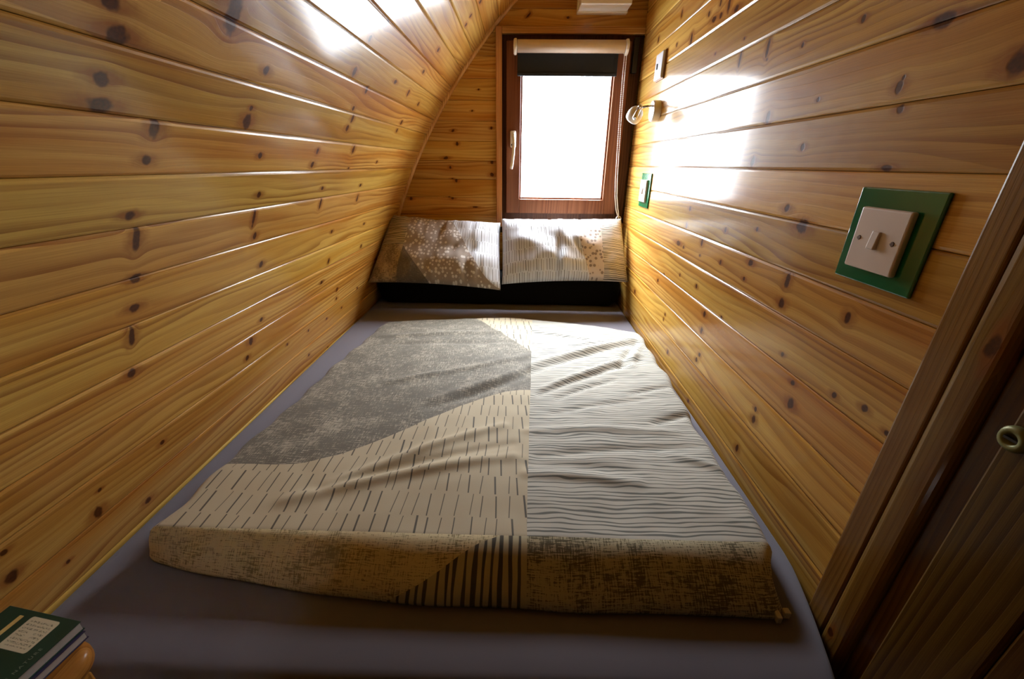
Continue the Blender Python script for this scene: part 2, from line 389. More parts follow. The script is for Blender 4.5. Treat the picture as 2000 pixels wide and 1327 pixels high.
# ------------------------------------------------------------------ window
win = thing('window_1', (0.2, YB, ZO + WZ0), 'brown wooden casement window filled with white daylight in the end wall', 'window', kind='structure')
for (x0, x1, z0, z1, ax) in ((-0.126, -0.098, WZ0, WZ1, 2), (-0.098, XR - 0.0005, WZ1 - 0.027, WZ1, 0), (-0.098, XR - 0.0005, WZ0, WZ0 + 0.026, 0)):
    link('casing', box(BM(), x0, x1, YB - 0.016, YB + 0.02, z0 + ZO, z1 + ZO, 0.003), PINE_TRIM, win, uvaxis=ax)
def ring(bm, x0, x1, z0, z1, w4, y0, y1, bev):
    l, r, b, t = w4
    box(bm, x0, x0 + l, y0, y1, z0 + ZO, z1 + ZO, bev); box(bm, x1 - r, x1, y0, y1, z0 + ZO, z1 + ZO, bev)
    box(bm, x0 + l, x1 - r, y0, y1, z0 + ZO, z0 + b + ZO, bev); box(bm, x0 + l, x1 - r, y0, y1, z1 - t + ZO, z1 + ZO, bev)
    return bm
FRM = pine_mat('shaded_stained_frame', light=(0.085, 0.034, 0.016), mid=(0.06, 0.023, 0.011), dark=(0.03, 0.010, 0.005), red=(0.07, 0.025, 0.011), coat=0.1)  # brown stain with the shade of the recessed, backlit frame put into its colour
link('frame', ring(BM(), -0.0985, 0.515, WZ0 + 0.025, WZ1 - 0.026, (0.045, 0.075, 0.06, 0.06), YB + 0.006, YB + 0.058, 0.002), FRM, win, uvaxis=2)
def sash():
    bm = BM()
    for (x0, x1, z0, z1, ax) in ((-0.078, -0.012, -0.231, 0.493, 2), (0.404, 0.468, -0.231, 0.493, 2), (-0.012, 0.404, -0.231, -0.163, 0), (-0.012, 0.404, 0.428, 0.493, 0)):
        box(bm, x0, x1, YB - 0.012, YB + 0.038, z0 + ZO, z1 + ZO, 0.004)
    return bm
sa = link('sash', sash(), STAIN, win, uvaxis=2)
link('glazing_bead', ring(BM(), -0.016, 0.408, -0.167, 0.432, (0.012,) * 4, YB + 0.006, YB + 0.018, 0.003), STAIN, sa, uvaxis=2)
gm = bpy.data.materials.new('glass'); gm.use_nodes = True; nt = gm.node_tree; nt.nodes.clear()
ou = nt.nodes.new('ShaderNodeOutputMaterial'); tr = nt.nodes.new('ShaderNodeBsdfTransparent'); gl = nt.nodes.new('ShaderNodeBsdfGlossy')
gl.inputs['Roughness'].default_value = 0.02; lw_ = nt.nodes.new('ShaderNodeLayerWeight'); lw_.inputs[0].default_value = 0.5; fr = V(nt, lw_.outputs['Facing']).pow(5.0) * 0.45 + 0.03; mx = nt.nodes.new('ShaderNodeMixShader')
nt.links.new(fr.k, mx.inputs[0]); nt.links.new(tr.outputs[0], mx.inputs[1]); nt.links.new(gl.outputs[0], mx.inputs[2]); nt.links.new(mx.outputs[0], ou.inputs[0])
link('pane', box(BM(), -0.018, 0.41, YB + 0.019, YB + 0.025, -0.169 + ZO, 0.434 + ZO), gm, win)
BLACK = simple('black_plastic', (0.008, 0.008, 0.009), 0.4)
link('hinge', box(BM(), 0.478, 0.500, YB - 0.016, YB + 0.01, 0.375 + ZO, 0.505 + ZO, 0.002), BLACK, win, label='black hinge cover')
WHITE = simple('white_plastic', (0.80, 0.78, 0.74), 0.35, nscale=30, namp=0.02)
CHROME = simple('chrome', (0.72, 0.73, 0.74), 0.12, 1.0, nscale=20, namp=0.03)
SATIN = simple('satin_white_metal', (0.82, 0.80, 0.76), 0.3, 0.2, nscale=20, namp=0.03)
hx, hz = -0.045, 0.105
hb = link('handle', box(BM(), hx - 0.014, hx + 0.014, YB - 0.026, YB - 0.012, hz - 0.036, hz + 0.036, 0.006, 3, Matrix.Translation((0, 0, ZO))), SATIN, win, label='white window handle pointing down')
bm = BM(); rod(bm, (hx + 0.003, YB - 0.024, hz + 0.012 + ZO), (hx + 0.003, YB - 0.048, hz + 0.012 + ZO), 0.011)
tube(bm, [(hx + 0.004, YB - 0.046, hz + 0.026 + ZO), (hx + 0.004, YB - 0.050, hz - 0.02 + ZO), (hx + 0.002, YB - 0.056, hz - 0.06 + ZO), (hx - 0.004, YB - 0.056, hz - 0.112 + ZO), (hx - 0.007, YB - 0.05, hz - 0.128 + ZO)], 0.0075, 10)
link('lever', bm, SATIN, hb, smooth=True)
bm = BM(); rod(bm, (hx - 0.004, YB - 0.0255, hz - 0.024 + ZO), (hx - 0.004, YB - 0.028, hz - 0.024 + ZO), 0.005, 10)
link('lock_button', bm, BLACK, hb)

# ------------------------------------------------------------------ roller blind
bl = thing('roller_blind', (0.2, 2.095, ZO + 0.462), 'black roller blind rolled almost up on a cream roll over the window', 'blind')
CREAM = simple('blind_back', (0.66, 0.56, 0.46), 0.7, nscale=60, namp=0.05)
NAVY = simple('blackout_cloth', (0.012, 0.016, 0.024), 0.8, nscale=300, namp=0.3)
zr, yr = 0.463 + ZO, 2.098
bm = BM(); lathe(bm, (-0.030, yr, zr), (1, 0, 0), [(0, 0), (0, 0.024), (0.4595, 0.024), (0.4595, 0)], 32)
link('roll', bm, CREAM, bl, smooth=False)
for f in bl.children[-1].data.polygons: f.use_smooth = len(f.vertices) == 4
bm = BM(); ny = 10
rows = []
for k in range(ny + 1):
    t = k / ny; z = zr - 0.006 - t * (0.0915); y = yr + 0.0235 + 0.003 * math.sin(t * 3.0)
    rows.append([bm.verts.new((-0.029 + 0.440 * i / 20, y + d, z)) for d in (0, 0.0012) for i in range(21)])
for A, B in zip(rows, rows[1:]):
    for o in (0, 21):
        for i in range(20): bm.faces.new((A[o + i], A[o + i + 1], B[o + i + 1], B[o + i]))
    for i in (0, 20): bm.faces.new((A[i], A[21 + i], B[21 + i], B[i]))
cl = link('cloth', bm, NAVY, bl, smooth=True, label='black cloth hanging')
bm = BM(); box(bm, -0.029, 0.411, yr + 0.019, yr + 0.029, zr - 0.105, zr - 0.092, 0.003); link('bottom_bar', bm, NAVY, bl)
for x, s in ((-0.046, 1), (0.431, 1)):
    bm = BM(); lathe(bm, (x, yr, zr - 0.002), (1, 0, 0), [(0, 0), (0, 0.026), (0.004, 0.030), (0.012, 0.030), (0.014, 0.026), (0.014, 0)], 28)
    box(bm, x + 0.002, x + 0.012, yr, YB - 0.012, zr - 0.018, zr + 0.018, 0.002)
    br = link('bracket', bm, WHITE, bl)
    bm = BM(); lathe(bm, (x - 0.001, yr, zr - 0.002), (1, 0, 0), [(0, 0), (0, 0.012), (0.0163, 0.012), (0.0163, 0)], 20); link('hub', bm, CHROME, br)
bm = BM(); pa = []
cp = [(0.436, 0.435), (0.437, 0.33), (0.441, 0.20), (0.4465, 0.06), (0.452, -0.06), (0.459, -0.14), (0.470, -0.20), (0.483, -0.243)]
def chain_at(t):
    t *= len(cp) - 1; i = min(int(t), len(cp) - 2); f = t - i
    return cp[i][0] + (cp[i + 1][0] - cp[i][0]) * f, cp[i][1] + (cp[i + 1][1] - cp[i][1]) * f
nb = 126
for k in range(nb):
    x, z = chain_at(k / (nb - 1)); sp = 0.0052 * min(1, (nb - k) / 18 + 0.25)
    for sx, yy in ((-sp, 2.092), (sp, 2.098)):
        bmesh.ops.create_icosphere(bm, subdivisions=1, radius=0.0026, matrix=Matrix.Translation((x + sx, yy, z + ZO)))
cb = link('bead_chain', bm, WHITE, bl, label='white bead chain loop'); cb['kind'] = 'stuff'
bm = BM(); 
for sx, yy in ((-1, 2.092), (1, 2.098)):
    tube(bm, [(chain_at(k / 20)[0] + sx * 0.0052 * min(1, (20 - k) / 3 + 0.25), yy, chain_at(k / 20)[1] + ZO) for k in range(21)], 0.0009, 5)
link('chain_cord', bm, WHITE, bl)
bm = BM(); lathe(bm, (0.483, 2.095, -0.247 + ZO), (0, -1, 0.1), [(-0.006, 0.010), (-0.006, 0.013), (0.006, 0.013), (0.006, 0.010), (-0.006, 0.010)], 20)
box(bm, 0.478, 0.492, 2.089, 2.101, -0.292 + ZO, -0.258 + ZO, 0.003); link('chain_tensioner', bm, WHITE, bl)

# ------------------------------------------------------------------ white box over the window
bx = thing('white_box', (0.34, YB, ZO + 0.59), 'white rectangular box fixed to the boards above the window', 'box')
mt = Matrix.Translation((0, 0, ZO))
link('housing', box(BM(), 0.224, 0.428, 2.03, YB - 0.001, 0.590, 0.80, 0.003, 2, mt), WHITE, bx)
link('base_plate', box(BM(), 0.220, 0.432, 2.118, YB + 0.001, 0.586, 0.804, 0.002, 2, mt), WHITE, bx)

# ------------------------------------------------------------------ wall plates
GREEN = simple('green_acrylic', (0.003, 0.115, 0.040), 0.16, coat=0.3, nscale=8, namp=0.06)
IVORY = simple('ivory_plastic', (0.66, 0.56, 0.49), 0.32, nscale=40, namp=0.02)
SCREW = simple('dull_screw', (0.10, 0.055, 0.035), 0.4, 0.6)
yc, zc = 0.597, -0.0935
sw = thing('light_switch', (XR, yc, zc + ZO), 'cream rocker light switch on a green square backing plate beside the door post', 'switch')
link('backing_plate', box(BM(), XR - 0.005, XR + 0.0005, yc - 0.069, yc + 0.069, zc - 0.0675, zc + 0.0665, 0.002, 2, mt), GREEN, sw, label='green backing plate')
fp = link('face_plate', box(BM(), XR - 0.0135, XR - 0.0045, yc - 0.040, yc + 0.046, zc - 0.0465, zc + 0.0405, 0.003, 3, mt), IVORY, sw, label='cream face plate')
rk = BM(); box(rk, -0.0030, 0.0030, -0.0068, 0.0068, -0.0125, 0.0125, 0.0015, 2, Matrix.Translation((XR - 0.0145, yc + 0.0035, zc - 0.003 + ZO)) @ Matrix.Rotation(math.radians(6), 4, 'Y'))
link('rocker', rk, IVORY, fp)
for yy in (yc + 0.033, yc - 0.026):
    bm = BM(); rod(bm, (XR - 0.010, yy, zc - 0.003 + ZO), (XR - 0.0142, yy, zc - 0.003 + ZO), 0.0036, 14); box(bm, XR - 0.0147, XR - 0.014, yy - 0.003, yy + 0.003, zc - 0.0036 + ZO, zc - 0.0024 + ZO)
    link('screw', bm, SCREW, fp)
def copy_tree(o, parent=None):
    c = o.copy(); C.objects.link(c)
    if parent is not None: c.parent = parent
    WL[c] = WL[o]
    for ch in list(o.children): copy_tree(ch, c)
    return c
s2 = copy_tree(sw)
s2.location = (XR, 1.822, -0.098 + ZO)
s2['label'] = 'small far switch plate with green backing, under the reading lamp near the pillows'
for o in (sw, s2): o['group'] = 'green backed wall switches'

GREY = simple('pale_grey_plastic', (0.62, 0.62, 0.66), 0.3, nscale=30, namp=0.03)
WBROWN = simple('shaded_brown_edge', (0.22, 0.10, 0.045), 0.5, nscale=30, namp=0.1)  # the brown carries the shade on the plate's edge
pt = thing('wall_plate', (XR, 1.825, 0.342 + ZO), 'small pale grey square plate with a dark slot, on right wall above reading lamp', 'plate')
link('face_plate', box(BM(), XR - 0.014, XR - 0.004, 1.782, 1.868, 0.299, 0.385, 0.003, 3, mt), GREY, pt)
link('back_box', box(BM(), XR - 0.005, XR + 0.0005, 1.778, 1.872, 0.296, 0.388, 0.001, 1, mt), WBROWN, pt)
link('slot', box(BM(), XR - 0.0165, XR - 0.0138, 1.834, 1.844, 0.333, 0.352, 0.001, 1, mt), BLACK, pt)

# ------------------------------------------------------------------ reading lamp
lz = 0.190 + ZO; ly = 1.795
lp = thing('reading_lamp', (XR, ly, lz), 'small white and chrome spotlight sticking out of right wall beside the window', 'lamp')
bm = BM(); lathe(bm, (XR + 0.0005, ly, lz), (-1, 0, 0), [(0, 0), (0, 0.037), (0.022, 0.037), (0.027, 0.034), (0.028, 0)], 36)
link('base', bm, SATIN, lp)
for f in lp.children[-1].data.polygons: f.use_smooth = False
j = Vector((0.449, 1.79, 0.203 + ZO))
bm = BM(); rod(bm, (XR - 0.027, ly - 0.012, lz + 0.017), j + Vector((0.004, 0, 0)), 0.0045, 12); link('arm', bm, CHROME, lp, smooth=True)
bm = BM(); bmesh.ops.create_uvsphere(bm, u_segments=16, v_segments=10, radius=0.0095, matrix=Matrix.Translation(j)); link('joint', bm, CHROME, lp, smooth=True)
sd = Vector((-0.28, 0.62, -0.62)).normalized()
bm = BM(); lathe(bm, j + sd * 0.004 + Vector((0, 0.004, 0)), sd, [(0.004, 0), (0.004, 0.013), (0.008, 0.021), (0.018, 0.0275), (0.032, 0.030), (0.046, 0.029), (0.050, 0.0275), (0.046, 0.026), (0.02, 0.018), (0.02, 0)], 32)
sh = link('shade', bm, SATIN, lp, smooth=True, label='white bell shaped shade')
bm = BM(); bmesh.ops.create_uvsphere(bm, u_segments=18, v_segments=12, radius=0.021, matrix=Matrix.Translation(j + sd * 0.034 + Vector((0, 0.004, 0)))); link('bulb', bm, WHITE, sh, smooth=True)
bm = BM(); rod(bm, j + Vector((-0.004, -0.010, -0.004)), j + Vector((-0.026, -0.034, -0.042)), 0.0085, 16); link('barrel', bm, CHROME, lp, smooth=True, label='chrome barrel')

# ------------------------------------------------------------------ door post and door
tp = thing('trim_2', (0.51, 0.41, 0.0), 'upright pine door post with strong grain beside the green light switch', 'trim', kind='structure')
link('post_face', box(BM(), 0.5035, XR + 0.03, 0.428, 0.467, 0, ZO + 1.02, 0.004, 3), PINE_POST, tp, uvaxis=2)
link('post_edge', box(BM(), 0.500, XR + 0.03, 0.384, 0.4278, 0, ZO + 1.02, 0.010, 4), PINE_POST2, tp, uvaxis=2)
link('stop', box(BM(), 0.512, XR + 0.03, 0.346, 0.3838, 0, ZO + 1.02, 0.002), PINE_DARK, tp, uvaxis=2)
for (y, z, a, b) in ((0.400, -0.125, 0.006, 0.011),):
    pass
dr = thing('door_1', (0.5, 0.0, 0.0), 'dark boarded pine door at the right edge with a round brass catch', 'door', kind='structure')
ye = [0.345, 0.258, 0.16, 0.06, -0.04, -0.14, -0.24, -0.34, -0.46, -0.59]
for k, (a, b) in enumerate(zip(ye, ye[1:])):
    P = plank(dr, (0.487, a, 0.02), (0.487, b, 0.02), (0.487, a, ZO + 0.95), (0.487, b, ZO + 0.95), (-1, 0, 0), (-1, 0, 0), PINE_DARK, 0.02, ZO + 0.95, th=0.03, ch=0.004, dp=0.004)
BRASS = simple('dull_brass', (0.20, 0.20, 0.07), 0.45, 0.3, nscale=30, namp=0.1)
kc = Vector((0.487, 0.334, -0.242 + ZO))
bm = BM(); lathe(bm, kc + Vector((0.001, 0, 0)), (-1, 0, 0), [(0, 0), (0, 0.0135), (0.004, 0.0135), (0.008, 0.011), (0.008, 0.0065), (0.003, 0.005), (0.003, 0)], 24)
kn = link('catch', bm, BRASS, dr, smooth=True, label='round brass catch')
bm = BM(); box(bm, 0.480, 0.4835, kc.y - 0.006, kc.y + 0.006, kc.z - 0.0012, kc.z + 0.0012); link('slot', bm, BLACK, kn)
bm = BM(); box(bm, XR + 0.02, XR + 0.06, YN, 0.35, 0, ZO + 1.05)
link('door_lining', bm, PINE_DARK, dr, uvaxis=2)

# ------------------------------------------------------------------ bed
ZB = -0.676 + ZO
bd = thing('bed', (-0.12, 1.2, 0.0), 'bed filling the width of the pod with a plain lavender grey fitted sheet', 'bed')
sm, nt, b = new_mat('lavender_sheet')
tc = nt.nodes.new('ShaderNodeTexCoord'); sx = nt.nodes.new('ShaderNodeSeparateXYZ'); nt.links.new(tc.outputs['Object'], sx.inputs[0])
x, y = V(nt, sx.outputs[0]), V(nt, sx.outputs[1])
wv = noi(nt, x * 900, y * 900, 0, 1); lowf = noi(nt, x * 5, y * 3, 2, 2)
nt.links.new(mix(nt, lowf, (0.125, 0.117, 0.142), (0.155, 0.146, 0.172)), b.inputs['Base Color']); b.inputs['Roughness'].default_value = 0.9
b.inputs['Sheen Weight'].default_value = 0.15
bump(nt, b, wv * 0.15 + lowf * 6, 0.25, 0.002)
# mattress follows the curved wall on its left side
bm = BM(); N = 60; Mx = 40
def edge_drop(d, r=0.012):
    return 0 if d > r else r - math.sqrt(max(0, r * r - (r - d) ** 2))
rows = []
y0, y1 = 0.315, 2.142
for i in range(N + 1):
    t = i / N; y = y0 + (y1 - y0) * t
    xl = -0.754; xr_ = 0.517 - 0.05 * max(0, (0.55 - y) / 0.2) ** 1.3 if y < 0.55 else 0.517
    row = []
    for k in range(Mx + 1):
        s = k / Mx; s = 0.5 - 0.5 * math.cos(math.pi * s); x = xl + (xr_ - xl) * s
        z = ZB - edge_drop(x - xl) * 0.5 - edge_drop(xr_ - x) * 0.5 - edge_drop(y - y0) - edge_drop(y1 - y)
        z += 0.0015 * mnoise.noise((x * 4, y * 3, 0)) if 0 < k < Mx else 0
        row.append(bm.verts.new((x, y, z)))
    rows.append(row)
for A, B in zip(rows, rows[1:]):
    for k in range(Mx): bm.faces.new((A[k], A[k + 1], B[k + 1], B[k]))
per = [r[0] for r in rows] + rows[-1][1:] + [r[-1] for r in rows[::-1]][1:] + rows[0][::-1][1:-1]
low = [bm.verts.new((v.co.x, v.co.y, ZB - 0.19)) for v in per]
n = len(per)
for k in range(n): bm.faces.new((per[k], per[(k + 1) % n], low[(k + 1) % n], low[k]))
bm.faces.new(low)
link('mattress', bm, sm, bd, smooth=True, label='mattress in a lavender grey fitted sheet')
bm = BM(); box(bm, -0.75, 0.515, 0.33, 2.14, 0, ZB - 0.19, 0.004); link('base', bm, PINE_DARK, bd, uvaxis=1)

# ------------------------------------------------------------------ patterned cloth
INK, CRM = (0.075, 0.066, 0.045), (0.60, 0.53, 0.42)
def canvas(nt, x, y, sc, thr, sd):
    n1 = noi(nt, x * 45 * sc, y * 480 * sc, sd, 3, 0.65); n2 = noi(nt, x * 480 * sc, y * 45 * sc, sd + 4, 3, 0.65); n3 = noi(nt, x * 14 * sc, y * 14 * sc, sd + 8, 2)
    q = n1 * 0.55 + n2 * 0.45 + n3 * 0.25
    return q.ss(thr - 0.03, thr + 0.03)
def strokes(nt, x, y, cw, rh, sd, wmin=0.03, wmax=0.09):
    y2 = y / rh + noi(nt, x * 3.0, y * 3.0, sd, 1) * 0.7
    row = y2.floor(); fy = y2.fract()
    xc = x / cw + rnd(nt, row, sd) * 3.0 + (noi(nt, x / cw * 0.4, row * 5.0, sd, 1) - 0.5) * 0.6
    idc = xc.floor(); r1 = rnd(nt, idc, row, sd); r2 = rnd(nt, idc, row, sd + 5)
    f = xc.fract() - 0.5 + (r1 - 0.5) * 0.45 + (fy - 0.5) * (r2 - 0.4) * 0.30
    wd = r2 * r2 * (wmax - wmin) + wmin
    end = (fy - 0.5 + (r1 - 0.5) * 0.14).abs().lt(0.46)
    return (f.abs() - wd).ss(0.0, 0.012 / cw * 0.03, 1.0, 0.0) * end
def lines(nt, along, across, per, sd, wmin=0.09, wmax=0.24, wav=1.0):
    a = across / per + (noi(nt, along * 7.0, across * 22.0, sd, 2) - 0.5) * 2.6 * wav
    idl = a.floor(); wd = noi(nt, along * 9.0, idl * 3.7, sd, 1).ss(0.25, 0.75, wmin, wmax)
    off = (rnd(nt, idl, sd) - 0.5) * 0.35
    return ((a.fract() - 0.5 + off).abs() - wd).ss(-0.03, 0.05, 1.0, 0.0)
def dots(nt, x, y, per, sd):
    n = nt.nodes.new('ShaderNodeTexVoronoi'); n.inputs['Scale'].default_value = 1.0; n.inputs['Randomness'].default_value = 0.62
    nt.links.new(vec(nt, x / per, y / per, sd), n.inputs['Vector']); return V(nt, n.outputs['Distance']).ss(0.34, 0.44, 1.0, 0.0)
def cloth_finish(nt, b, col, x, y, sc=1.0):
    nt.links.new(col, b.inputs['Base Color']); b.inputs['Roughness'].default_value = 0.85; b.inputs['Sheen Weight'].default_value = 0.1
    h = noi(nt, x * 1200 * sc, y * 240 * sc, 1, 1) + noi(nt, x * 240 * sc, y * 1200 * sc, 2, 1)
    bump(nt, b, h, 0.2, 0.0006)
dm, nt, b = new_mat('duvet_print')
x, y = uvs(nt)
xw = x + (noi(nt, x * 5, y * 5, 3, 1) - 0.5) * 0.004
mid = 0.020 + (y - 0.545).max(0.0) * 0.033
right = (xw - mid).gt(0.0)
front = y.lt(0.523)
yb_ = x.ss(-0.52, 0.03, 0.692, 1.055)
ingray = (y - yb_).gt(0.0) * (1.665 - (x + 0.145) * 1.60 - y).gt(0.0)
g_gray = canvas(nt, x, y, 0.8, 0.665, 1.0)
c_gray = mix(nt, g_gray * 0.70, (0.105, 0.092, 0.066), (0.38, 0.34, 0.255))
c_dash = mix(nt, strokes(nt, x, y, 0.0255, 0.058, 2.0, 0.022, 0.070), (0.42, 0.355, 0.235), INK)
c_left = mix(nt, ingray, c_dash, c_gray)
lin = lines(nt, x, y, 0.0105, 5.0, 0.07, 0.22)
c_right = mix(nt, lin * 0.88, (0.43, 0.41, 0.345), (0.07, 0.073, 0.058))
c_top = mix(nt, right, c_left, c_right)
must = canvas(nt, x, y, 1.0, 0.662, 11.0)
c_must = mix(nt, must * 0.9, (0.72, 0.64, 0.39), (0.22, 0.180, 0.080))
vl = lines(nt, y, x, 0.0155, 15.0, 0.10, 0.26, 0.35)
c_vl = mix(nt, vl, (0.52, 0.47, 0.30), INK)
# arc boundary on the front face: from (0.02, .523) down to (-.23, .40)
fb = x.ss(-0.30, 0.06, 0.392, 0.545)
c_fl = mix(nt, (y - fb).gt(0.0), c_vl, c_must)
dk = canvas(nt, x, y, 0.9, 0.64, 21.0)
c_fr = mix(nt, dk, (0.52, 0.48, 0.31), (0.13, 0.115, 0.06))
c_front = mix(nt, right, c_fl, c_fr)
col = mix(nt, front, c_top, c_front)
cloth_finish(nt, b, col, x, y)

# duvet: cloth folded to a flat rectangle, rolled down at the near edge
RIDGES = [(0.049, 1.584, 0.287, 1.485, -.010, .022), (0.041, 1.185, 0.468, 1.468, -.010, .030), (0.041, 1.235, 0.45, 1.49, .012, .030), (0.345, 1.234, 0.458, 1.453, -.012, .020), (0.385, 1.234, 0.475, 1.453, .009, .02),
          (0.034, 1.167, -0.245, 0.941, -.009, .026), (0.034, 1.215, -0.245, 0.99, .009, .028), (0.046, 1.319, -0.402, 1.095, .009, .030), (0.02, 0.683, 0.257, 0.662, .008, .022), (0.02, 0.715, 0.257, 0.70, -.004, .02),
          (0.022, 0.844, 0.401, 0.852, .007, .024), (0.116, 1.01, 0.306, 1.14, -.008, .018), (0.075, 1.067, 0.439, 1.336, .010, .022), (0.06, 1.03, 0.43, 1.29, -.008, .018), (-0.453, 0.591, -0.011, 0.741, .010, .026), (-0.40, 0.625, -0.011, 0.79, -.006, .02),
          (-0.384, 0.64, -0.039, 0.866, .009, .024), (-0.551, 1.483, -0.03, 1.563, .008, .03), (-0.52, 1.40, -0.05, 1.45, -.005, .03), (0.048, 0.743, 0.454, 0.794, -.006, .022), (0.362, 0.894, 0.489, 0.946, -.010, .022), (0.355, 0.754, 0.463, 0.707, .007, .022), (0.34, 1.05, 0.48, 1.10, -.008, .02),
          (0.2, 1.42, 0.46, 1.50, .008, .018), (0.10, 0.93, 0.38, 1.02, -.005, .02)]
def wrinkle(x, y):
    h = 0
    for (ax, ay, bx_, by, a, wd) in RIDGES:
        dx, dy = bx_ - ax, by - ay; L2 = dx * dx + dy * dy
        t = ((x - ax) * dx + (y - ay) * dy) / L2; tc_ = min(1, max(0, t))
        bend = 0.02 * math.sin(math.pi * tc_)
        d = math.hypot(x - ax - dx * tc_ + dy * bend, y - ay - dy * tc_ - dx * bend)
        if d < wd * 2: h += a * math.exp(-(d / wd * 1.7) ** 2) * (0.35 + 0.65 * math.sin(math.pi * min(1, max(0, 0.08 + 0.84 * tc_))))
    h += 0.004 * mnoise.noise((x * 7 + 3, y * 5, 1.7)) + 0.0018 * mnoise.noise((x * 22, y * 17, 4.1))
    return h
YF = 0.523                                    # where the cloth turns over at the front
def lerp_tab(T, y):
    for (a, xa), (c, xc) in zip(T, T[1:]):
        if y <= c:
            t = max(0.0, (y - a) / (c - a)); t = t * t * (3 - 2 * t); return xa + (xc - xa) * t
    return T[-1][1]
LT = [(0.5, -0.676), (0.6, -0.668), (0.75, -0.664), (0.98, -0.648), (1.2, -0.640), (1.51, -0.617), (1.68, -0.609)]
RT = [(0.45, 0.466), (0.55, 0.471), (0.87, 0.476), (0.98, 0.487), (1.23, 0.504), (1.40, 0.525), (1.54, 0.551), (1.7, 0.552)]
def left_edge(y): return lerp_tab(LT, y) + 0.004 * math.sin(y * 46) + 0.004 * mnoise.noise((y * 9, 0, 0))
def right_edge(y): return lerp_tab(RT, y) - 0.035 * max(0.0, (y - 1.2) / 0.34) + 0.0035 * math.sin(y * 33) + 0.003 * mnoise.noise((y * 17, 3, 0))
def back_edge(x):
    P = [(-0.66, 1.685), (-0.6, 1.70), (-0.347, 1.765), (-0.035, 1.79), (0.2, 1.735), (0.5, 1.61), (0.56, 1.54)]
    for (a, ya), (c, yc_) in zip(P, P[1:]):
        if x <= c: return ya + (yc_ - ya) * max(0, (x - a)) / (c - a)
    return P[-1][1]
bm = BM(); L = bm.loops.layers.uv.verify(); NX, NY = 170, 190
tops = []; uvm = {}
# cross-section beyond the turn: (cloth length past the turn, y, z above the mattress)
FR = [(0.0, 0.523, 0.064), (0.018, 0.508, 0.061), (0.036, 0.492, 0.054), (0.054, 0.476, 0.044), (0.074, 0.457, 0.032), (0.092, 0.441, 0.020), (0.106, 0.431, 0.009), (0.116, 0.432, 0.002), (0.14, 0.47, 0.0), (0.20, 0.53, 0.0)]
yl = []
for j in range(NY + 1):
    t = j / NY; row = []
    for i in range(NX + 1):
        s = i / NX
        s = s + 0.0
        xr0, xl0 = 0.5, -0.63
        xg = xl0 + (xr0 - xl0) * s
        yb2 = back_edge(xg)
        y = yb2 + (YF - yb2) * t
        xl, xr_ = left_edge(y), right_edge(y)
        if j < 3: pass
        x = xl + (xr_ - xl) * s
        sx_ = min(s, 1 - s) * (xr_ - xl)
        th = 0.012 + 0.052 * min(1, max(0, (1.75 - y) / 1.1)) ** 0.7
        e = min(1.0, sx_ / 0.03); eb = min(1.0, (yb2 - y) / 0.03 + 0.0)
        fall = math.sqrt(max(0, 1 - (1 - e) ** 2)); fb_ = math.sqrt(max(0, 1 - (1 - eb) ** 2))
        z = ZB + 0.002 + th * fall * max(fb_, 0.15) + wrinkle(x, y) * min(1, sx_ / 0.03) * min(1, (y - YF) / 0.05 + 0.2) * fb_
        z = max(z, ZB + 0.0018)
        v = bm.verts.new((x, y, z)); uvm[v] = (x, y); row.append(v)
    tops.append(row)
for (q, y, zz) in FR[1:]:
    row = []
    for i in range(NX + 1):
        s = i / NX; xl, xr_ = left_edge(YF) - 0.004 * min(1, q / 0.05), right_edge(YF) - 0.02 * min(1, q / 0.06)
        x = xl + (xr_ - xl) * s; sx_ = min(s, 1 - s) * (xr_ - xl)
        e = min(1.0, sx_ / 0.03); fall = math.sqrt(max(0, 1 - (1 - e) ** 2))
        dy = 0.066 * max(0, (-0.12 - x) / 0.53) ** 1.5 * min(1, q / 0.1)      # the roll is slimmer at the left
        wob = 0.004 * mnoise.noise((x * 6, q * 12, 9)) * min(1, q / 0.03)
        v = bm.verts.new((x, y + dy + wob * 1.5 + (1 - fall) * 0.03, ZB + 0.0018 + zz * fall + (wob if zz > 0.01 else 0))); uvm[v] = (x, YF - q); row.append(v)
    tops.append(row)
for A, B in zip(tops, tops[1:]):
    for i in range(NX):
        f = bm.faces.new((A[i], A[i + 1], B[i + 1], B[i]))
        for l in f.loops: l[L].uv = uvm[l.vert]
dv = link('duvet', bm, dm, None, smooth=True, origin=(-0.06, 1.1, ZB))
props(dv, 'duvet in a brown and cream patchwork print laid flat on the bed', 'duvet')
bm = BM(); tp_ = Matrix.Translation((0.425, 0.427, ZB + 0.012))
box(bm, -0.004, 0.004, -0.004, 0.012, -0.0095, 0.004, 0.001, 1, tp_); box(bm, 0.012, 0.022, 0.004, 0.014, -0.0095, 0.004, 0.001, 1, tp_)
link('corner_tie', bm, simple('tie_cloth', (0.5, 0.44, 0.33), 0.9, nscale=200), dv)

